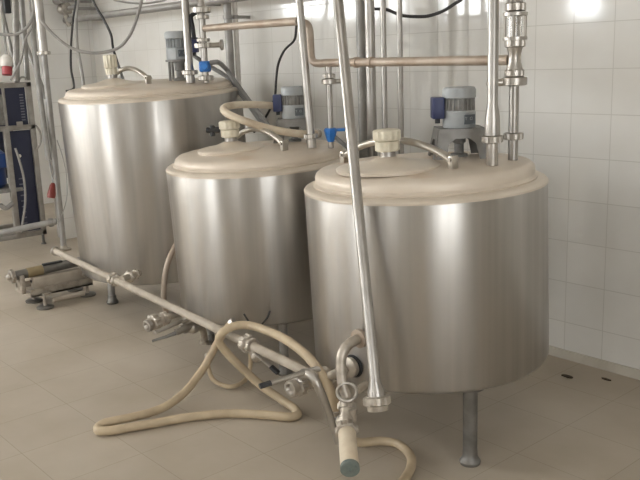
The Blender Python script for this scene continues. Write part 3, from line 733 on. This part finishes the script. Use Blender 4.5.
cable('power_cable', 'black cable sagging across the wall tiles at the top', [atY(370, 9, 3.2), atY(386, 9.5, 3.2), atY(400, 15, 3.2), atY(413, 16.5, 3.2), atY(428, 16, 3.2), atY(443, 11, 3.2), atY(455, 3.5, 3.2), atY(463, -3, 3.2), V((atY(463, -3, 3.2).x + .3, 3.2, ZC))], .0085, M['cable'])
p = p1; zz = lambda y: zof(p1.x, p1.y, y)
cv = V((p1.x, p1.y, zz(63)))
cable('grey_conduit', 'grey conduit bowing from the blue valve down behind the middle tank', [cv + UR * .03, cv + UR * .075 + V((0, 0, .002)), atD(226, 69, 4.9), atD(236, 83, 4.85), atD(250, 102, 4.8), atD(262, 117, 4.75), atD(270, 128, 4.75)], .014, M['conduit'])
cable('grey_conduit', 'lower grey conduit passing under the blue valve and joining the other', [atD(192, 54, 4.98), atD(200, 60, 4.96), atD(211, 67, 5.0), atD(222, 73.5, 4.95), atD(231, 80, 4.92), atD(243, 97, 4.87), atD(256, 115, 4.84), atD(265, 127, 4.84)], .0135, M['conduit'])

# vent tap on the middle tank
q = TK[2].P(-.056, -.123, TK[2].apex + .055)
o = thing('vent_tap', 'small black tap on the white vent of the middle tank', 'tap', q - UR * .10)
MB().cyl(q - UR * .048, q - UR * .115, .014, seg=12, bev=.003).build('tap_body', M['black'], o)
MB().cyl(q - UR * .085 - V((0, 0, .03)), q - UR * .085 + V((0, 0, .022)), .013, seg=12, bev=.003).build('tap_knob', M['black'], o)

# wire ends under the middle tank
for (a, b, c, lab) in (((244, 314), (247, 319), (250, 324), 'short dark wire stub left of two on the middle tank bottom'), ((270, 311), (267, 318), (262, 324), 'short dark wire stub right of two on the middle tank bottom')):
    T2 = TK[2]
    d2 = depth((T2.X, T2.Y, .3)) - T2.R - .012
    tag(MB().tube(spline([atD(*a, d2), atD(*b, d2 - .01), atD(*c, d2 - .02)], 4), .0045, 6).build('wire_stub', M['cable']), lab, 'wire')

# ------------------------------------------------------------------ pump skid at the far left
o = thing('pump_skid', 'low steel skid with two horizontal cylinders beside the tallest tank', 'pump', (-5.0, 2.1, 0))
x0, x1, ya, yb2 = -5.22, -4.97, 1.885, 2.30
ch = MB(); ch.box(((x0 + x1) / 2, (ya + yb2) / 2, .078), (x1 - x0, yb2 - ya, .012)); ch.box((x1 - .004, (ya + yb2) / 2, .098), (.008, yb2 - ya, .05)); ch.box((x0 + .004, (ya + yb2) / 2, .098), (.008, yb2 - ya, .05)); ch.box(((x0 + x1) / 2, ya + .003, .085), (x1 - x0, .008, .022))
ch.build('base_tray', M['dustfit'], o)
MB().box((-5.02, (ya + yb2) / 2 + .02, .15), (.06, yb2 - ya - .03, .075), None, .008).build('filter_box', M['dustpipe'], o)
MB().cyl((-5.02, ya + .025, .165), (-5.02, ya + .030, .165), .009, seg=12).build('drain_plug', M['black'], o)
cA = atZ(14, 276, .215); cB = V((cA.x + .0, cA.y + .50, .228))
cyl = MB().cyl(cA, cB, .030, seg=24, bev=.004).build('pump_cylinder', M['bracket'], o)
cx = (cB - cA).normalized()
MB().lathe(cA + cx * .08, cx, [(0, .030), (.002, .0325), (.10, .0325), (.102, .030)], 24).build('brass_sleeve', M['brass'], cyl)
MB().box(cA + cx * .25 + V((.004, 0, .030)), (.03, .13, .014), None, .004).build('black_strap', M['black'], cyl)
n = MB(); nut(n, cA - cx * .012, cx, .045, .026, 6); n.sphere(cA - cx * .03, .022); n.build('end_nut', M['fitting'], cyl)
MB().box(cA + cx * .035 + V((.012, 0, -.06)), (.07, .03, .12), None, .006).build('end_bracket', M['dustfit'], o)
q = cA + cx * .44
n = MB(); n.box(q + V((.0, 0, -.055)), (.07, .05, .13), None, .008); nut(n, q + V((.045, .01, -.01)), (1, 0, 0), .032, .03, 6); nut(n, q + V((.045, .01, -.075)), (1, 0, 0), .03, .03, 6); n.build('pump_head', M['dustfit'], o)
for (fx, fy) in ((-4.93, 1.95), (-5.13, 1.96), (-5.0, 2.27), (-5.19, 2.27)):
    lg = MB().cyl((fx, fy, .012), (fx, fy, .085 if fx > -5 else .075), .010, seg=12).build('leg', M['dustfit'], o)
    MB().lathe((fx, fy, 0), Zv, [(0, .052), (.01, .054), (.016, .045), (.018, .012)], 28).build('foot', M['bracket'], lg)
MB().cyl((-4.90, 1.99, .05), (-4.90, 2.20, .05), .016, seg=14).build('lower_pipe', M['dustpipe'], o)
MB().box((-4.93, 1.97, .088), (.05, .05, .01)).build('foot_bracket', M['dustfit'], o)

# ------------------------------------------------------------------ chiller unit
XC = -6.80
def cz(px, py): return atX(px, py, XC)
pb = cz(45, 243); ztop = cz(29, 82).z; yR = 2.775; yL = 1.55
o = thing('cooling_unit', 'grey framed cooling unit with dark navy panels at the left edge', 'cooling unit', (XC, 2.4, 0))
fr = MB(); w = .04; zlow = .085
ym = cz(17, 200).y
for yy in (yR, yL):
    for xx in (XC, XC - .5): fr.box((xx - w / 2, yy - w / 2, (ztop + zlow) / 2), (w, w, ztop - zlow), None, .003)
for zz_ in (ztop - w / 2, cz(28, 127).z, zlow + w / 2):
    fr.box((XC - w / 2, (yR + yL) / 2, zz_), (w, yR - yL, w), None, .003); fr.box((XC - .5 - w / 2, (yR + yL) / 2, zz_), (w, yR - yL, w), None, .003)
    for yy in (yR, yL): fr.box((XC - .27, yy - w / 2, zz_), (.5, w, w), None, .003)
zmid = cz(28, 127).z
fr.build('frame', M['frame'], o)
MB().box((XC - w / 2 + .004, ym - .02, (zmid + zlow) / 2), (w, .045, zmid - zlow), None, .003).build('centre_post', M['frame'], o)
yT = cz(5, 100).y
MB().box((XC - .03, (yT + yR - w) / 2 + .0, (zmid + ztop) / 2), (.02, yR - w - yT - .02, ztop - zmid - w), None, .004).build('upper_panel', M['panel'], o)
MB().box((XC - .03, (yL + w / 2 + yT) / 2, (zmid + ztop) / 2 - .03), (.02, yT - yL - .03, ztop - zmid - w - .08), None, .004).build('side_panel', M['motordark'], o)
MB().box((XC - .012, yT - .004, (zmid + ztop) / 2), (.02, .02, ztop - zmid - w), None, .003).build('panel_divider', M['frame'], o)
MB().box((XC - .03, (ym + .0 + yR - w) / 2, (zmid + zlow) / 2 + .01), (.02, yR - w - ym - .005, zmid - zlow - .07), None, .004).build('lower_panel', M['panel'], o)
for (z0_, z1_, yc, nm) in ((zmid + .06, ztop - .10, cz(23, 105).y, 10), (zlow + .12, zmid - .42, cz(25, 210).y, 9)):
    s = MB()
    for i in range(nm): s.box((XC - .019, yc, z0_ + (z1_ - z0_) * i / (nm - 1)), (.006, .03, .010))
    sl = s.build('louver', M['slot'], o)
q = cz(19.5, 124); MB().box((XC + .004, q.y, q.z), (.02, .05, .04), None, .004).build('latch', M['frame'], o)
q = cz(20, 156); MB().cyl((XC - .02, q.y, q.z), (XC - .006, q.y, q.z), .014, seg=14).build('panel_lock', M['white'], o)
cp = V((XC - .20, ym - .13, cz(4, 165).z))
bp = MB(); bp.cyl(cp - V((0, 0, .20)), cp + V((0, 0, .12)), .13, seg=28, bev=.03); bp.box(cp + V((.06, .02, .03)), (.18, .2, .12), None, .01); bp.cyl(cp + V((.1, -.05, -.06)), cp + V((.16, -.05, -.06)), .04, seg=16); bp.build('compressor', M['bluepump'], o)
MB().box((XC - .22, ym - .25, cp.z - .215), (.44, .62, .03)).build('compressor_shelf', M['motordark'], o)
MB().box((XC - .49, (yL + yR) / 2 - .02, (cp.z - .2 + ztop) / 2), (.012, yR - yL - .06, ztop - cp.z + .14), None, .003).build('dark_backing', M['panel'], o)  # dark sheet added so the open inside of the unit reads dark
MB().tube(spline([cz(0, 205), cz(6, 208), cz(13, 203)], 6), .02, 10).build('suction_pipe', M['greycable'], o)
for yy in (yR - .03, 2.25, yL + .05):
    ft = MB().cyl((XC - .02, yy, .01), (XC - .02, yy, zlow), .012, seg=10); ft.lathe((XC - .02, yy, 0), Zv, [(0, .022), (.012, .02)], 16); ft.build('foot', M['bracket'], o)
MB().box((XC - .52, yR - .03, zlow / 2), (.03, .03, zlow)).build('rear_foot', M['bracket'], o)
MB().tube(spline([cz(14, 148) + V((.03, 0, 0)), cz(17, 160) + V((.05, 0, 0)), cz(21.5, 178) + V((.05, 0, 0)), cz(23, 200) + V((.05, 0, 0)), cz(21, 220) + V((.04, 0, 0)), cz(20, 232) + V((.02, 0, 0))], 6), .010, 8).build('front_tube', M['greycable'], o)
MB().tube(spline([cz(35, 125) + V((.01, 0, 0)), cz(39, 132) + V((.02, 0, 0)), cz(39.5, 142) + V((.02, 0, 0)), cz(36.5, 149) + V((.01, 0, 0))], 6), .008, 8).build('side_handle', M['frame'], o)
MB().tube(spline([cz(19, 80), cz(21, 77.5), cz(25, 77.5), cz(28, 80)], 6), .008, 8).build('lifting_eye', M['frame'], o)

# ------------------------------------------------------------------ piping left of the tallest tank
q = atZ(64, 250, 0); 
o = thing('standpipe', 'shiny upright pipe with a clamp, between cooling unit and tallest tank', 'pipe', (q.x, q.y, 0))
zc_ = zof(q.x, q.y, 53)
MB().cyl((q.x, q.y, .01), (q.x, q.y, zc_), .024, seg=18).build('lower_pipe', M['greypipe'], o)
MB().cyl((q.x, q.y, zc_), (q.x, q.y, ZC), .034, seg=18).build('upper_pipe', M['pipe'], o)
n = MB(); nut(n, (q.x, q.y, zc_), Zv, .052, .03, 8); n.build('clamp', M['fitting'], o)
MB().lathe((q.x, q.y, 0), Zv, [(0, .06), (.012, .06), (.016, .03), (.04, .027)], 24).build('base_flange', M['dustfit'], o)
SP = q
# conduit joining it from the chiller
s0 = atD(0, 233, 6.72); s1 = V((SP.x - .02, SP.y - .03, zof(SP.x, SP.y, 221)))
o = thing('drain_pipe', 'grey pipe sloping from the cooling unit to the upright pipe', 'pipe', s0)
MB().cyl(s0, s1, .026, seg=16).build('pipe', M['greycable'], o)
n = MB(); nut(n, s0.lerp(s1, .9), s1 - s0, .036, .04, 6); n.build('collar', M['greypipe'], o)
# grey hanging cable with red plug
g_ = [atD(35, -4, 6.6), atD(33, 30, 6.6), atD(36, 60, 6.6), atD(40, 95, 6.6), atD(44.5, 130, 6.6), atD(49, 160, 6.6)]
o = thing('plug_lead', 'grey hanging lead ending in a red plug beside the upright pipe', 'cable', g_[-1])
d = g_[0] - g_[1]; g_ = [V((g_[0].x, g_[0].y, ZC))] + g_
MB().tube(spline(g_, 6), .022, 10).build('sleeve', M['greycable'], o)
MB().tube(spline([atD(49, 159, 6.6), atD(51, 170, 6.6), atD(53, 180, 6.6), atD(53, 184, 6.6)], 5), .008, 8).build('lead', M['conduit'], o)
r0, r1 = atD(53, 183, 6.6), atD(51, 198, 6.6)
MB().lathe(r0, r1 - r0, [(0, .014), (.02, .022), (.09, .034), ((r1 - r0).length, .030)], 14).build('plug', M['red'], o)['label'] = 'red plug'
# white and red socket above the chiller
o = thing('industrial_plug', 'white round plug with a red band above the cooling unit', 'plug', atD(7, 75, 6.6))
a0, a1, a2 = atD(6.5, 55, 6.6), atD(7, 67, 6.6), atD(7.2, 75, 6.6)
MB().lathe(a0, a1 - a0, [(0, .025), (.02, .045), ((a1 - a0).length, .052)], 18).build('plug_body', M['white'], o)
MB().lathe(a1, a2 - a1, [(0, .040), ((a2 - a1).length, .038)], 18).build('red_band', M['pinkred'], o)['label'] = 'red band'
MB().tube(spline([V((a0.x, a0.y, ZC)), atD(3, 20, 6.6), atD(5, 42, 6.6), a0], 6), .010, 8).build('lead', M['greycable'], o)
# assorted thin poles
def pole(label, a, b, d, r, mat, d2=None):
    A, B = atD(*a, d), atD(*b, d2 or d)
    if a[1] <= 14:
        k = (ZC - A.z) / (A.z - B.z); A = A + (A - B) * k
    tag(MB().cyl(A, B, r, seg=12).build('thin_pipe', mat), label, 'pipe')
pole('upright grey pole left of two just above the cooling unit', (15.5, 5), (16.5, 82), 6.75, .026, M['greypipe'])
pole('upright grey pole right of two just above the cooling unit', (22, 5), (27.5, 80), 6.85, .022, M['greypipe'])
pole('slanting grey pole crossing behind the upright pipe', (11, 5), (46, 98), 7.0, .020, M['greypipe'])
pole('thin slanting pole at the far left edge', (1, 5), (13, 58), 7.1, .016, M['greypipe'])
cable('ring_cable', 'grey cable curving across the poles at far left', [atD(-3, 34, 6.5), atD(8, 34.5, 6.5), atD(18, 33.5, 6.5), atD(27, 27, 6.5), atD(32, 18, 6.5), atD(34, 4, 6.5), V((atD(34, 4, 6.5).x, atD(34, 4, 6.5).y, ZC))], .012, M['greycable'])
cable('plug_cable', 'thin grey cable looping down from the poles to the cooling unit', [atD(32, 24, 6.55), atD(25, 40, 6.55), atD(21, 60, 6.55), atD(15, 72, 6.55), atD(11, 80, 6.6)], .009, M['greycable'], True)
cable('wall_cable', 'thin grey wire drooping beside the tallest tank left edge', [atD(57, 140, 6.3), atD(62, 155, 6.3), atD(66, 172, 6.3), atD(67, 195, 6.3), atD(63, 212, 6.3), atD(58, 222, 6.5)], .004, M['greycable'])
tag(MB().box(atD(6.5, 4, 6.3), (.05, .05, .14), None, .008).cyl(atD(6.5, 4, 6.3), V((atD(6.5, 4, 6.3).x, atD(6.5, 4, 6.3).y, ZC)), .01, seg=8).build('junction_box', M['black']), 'small black box hanging at the top left corner', 'box')
# overhead pipes along the wall
def hpipe(label, a, b, Y, r, mat):
    A, B = atY(*a, Y), atY(*b, Y); B.z = A.z = (A.z + B.z) / 2
    o = thing('overhead_pipe', label, 'pipe', A); MB().cyl(A, B, r, seg=14).build('pipe', mat, o)
    for t in (.2, .75):
        q = A.lerp(B, t); MB().box((q.x, (q.y + YB) / 2, q.z), (.025, YB - q.y, .025)).build('wall_bracket', M['greypipe'], o)
    return o
hpipe('long dark pipe along the wall above the tallest tank', (45, 22), (262, -4), 3.15, .026, M['greypipe'])
hpipe('short grey pipe above the long dark one at top left', (41, 11.5), (76, 8), 3.12, .018, M['greypipe'])
hpipe('short dark pipe at the very top left', (38, 2.5), (64, 1), 3.08, .03, M['greypipe'])
q = atY(63, 9.3, 3.12)
o = thing('overhead_valve', 'small valve cluster on the overhead pipes at top left', 'valve', q)
n = MB(); n.sphere(q, .05, (1, 1, .9)); nut(n, q + V((-.07, 0, 0)), (1, 0, 0), .05, .04, 6); nut(n, q + V((.07, 0, 0)), (1, 0, 0), .05, .04, 6); n.cyl(q - V((.1, 0, 0)), q + V((.12, 0, 0)), .024, seg=14); n.build('valve_body', M['fitting'], o)
n = MB(); n.cyl(q, q + V((0, 0, .13)), .012, seg=10); n.lathe(q + V((0, 0, .12)), Zv, [(0, .05), (.014, .05)], 18); n.build('handwheel', M['greypipe'], o)
n = MB(); n.cyl(q + V((.03, .0, -.02)), q + V((.03, .03, -.14)), .02, seg=12); n.build('down_port', M['fitting'], o)

# ------------------------------------------------------------------ unseen ceiling lamps, added to brighten the lids and the left end
M['lamp'] = sky_pane('fill_lamp_diffuser', (1.0, .98, .95), 3.4)
for (lx, ly, lab) in ((-6.2, .6, 'added fill lamp on the ceiling, farthest to the left'), (-3.6, .6, 'added fill lamp on the ceiling in the middle of the room'), (-1.0, .6, 'added fill lamp on the ceiling, nearest above the camera'), (-7.95, 2.4, 'added fill lamp on the ceiling above the cooling unit')):
    o = thing('fill_lamp', lab, 'lamp', (lx, ly, ZC - .08), 'added fill lamps on the ceiling')
    MB().box((lx, ly, ZC - .025), (1.5, .30, .05), None, .006).build('housing', M['white'], o)
    MB().box((lx, ly, ZC - .06), (1.44, .24, .02), None, .006).build('diffuser', M['lamp'], o)

# ------------------------------------------------------------------ scraps on the floor
for (px, py, s, lab) in ((567, 377, .034, 'dark dry scrap on the floor, left of two near the wall'), (606, 380, .022, 'small dark scrap on the floor, right of two near the wall')):
    q = atZ(px, py, 0); b = MB()
    poly = [q + V((math.cos(g) * s * (.7 + .5 * random.random()), math.sin(g) * s * .35 * (.7 + .5 * random.random()), .001)) for g in [i * math.pi / 5 for i in range(10)]]
    b.extrude(poly, (0, 0, .006)); tag(b.build('dry_scrap', M['debris']), lab, 'debris')

# ------------------------------------------------------------------ light and view
w = bpy.data.worlds.new('world'); S.world = w; w.use_nodes = True
w.node_tree.nodes['Background'].inputs[0].default_value = (.75, .82, 1, 1); w.node_tree.nodes['Background'].inputs[1].default_value = .6
S.view_settings.view_transform = 'Standard'; S.view_settings.look = 'None'; S.view_settings.gamma = 1; S.view_settings.use_curve_mapping = False
S.view_settings.exposure = 0.84
S.cycles.use_denoising = True
S.cycles.max_bounces = 10; S.cycles.diffuse_bounces = 5; S.cycles.glossy_bounces = 5
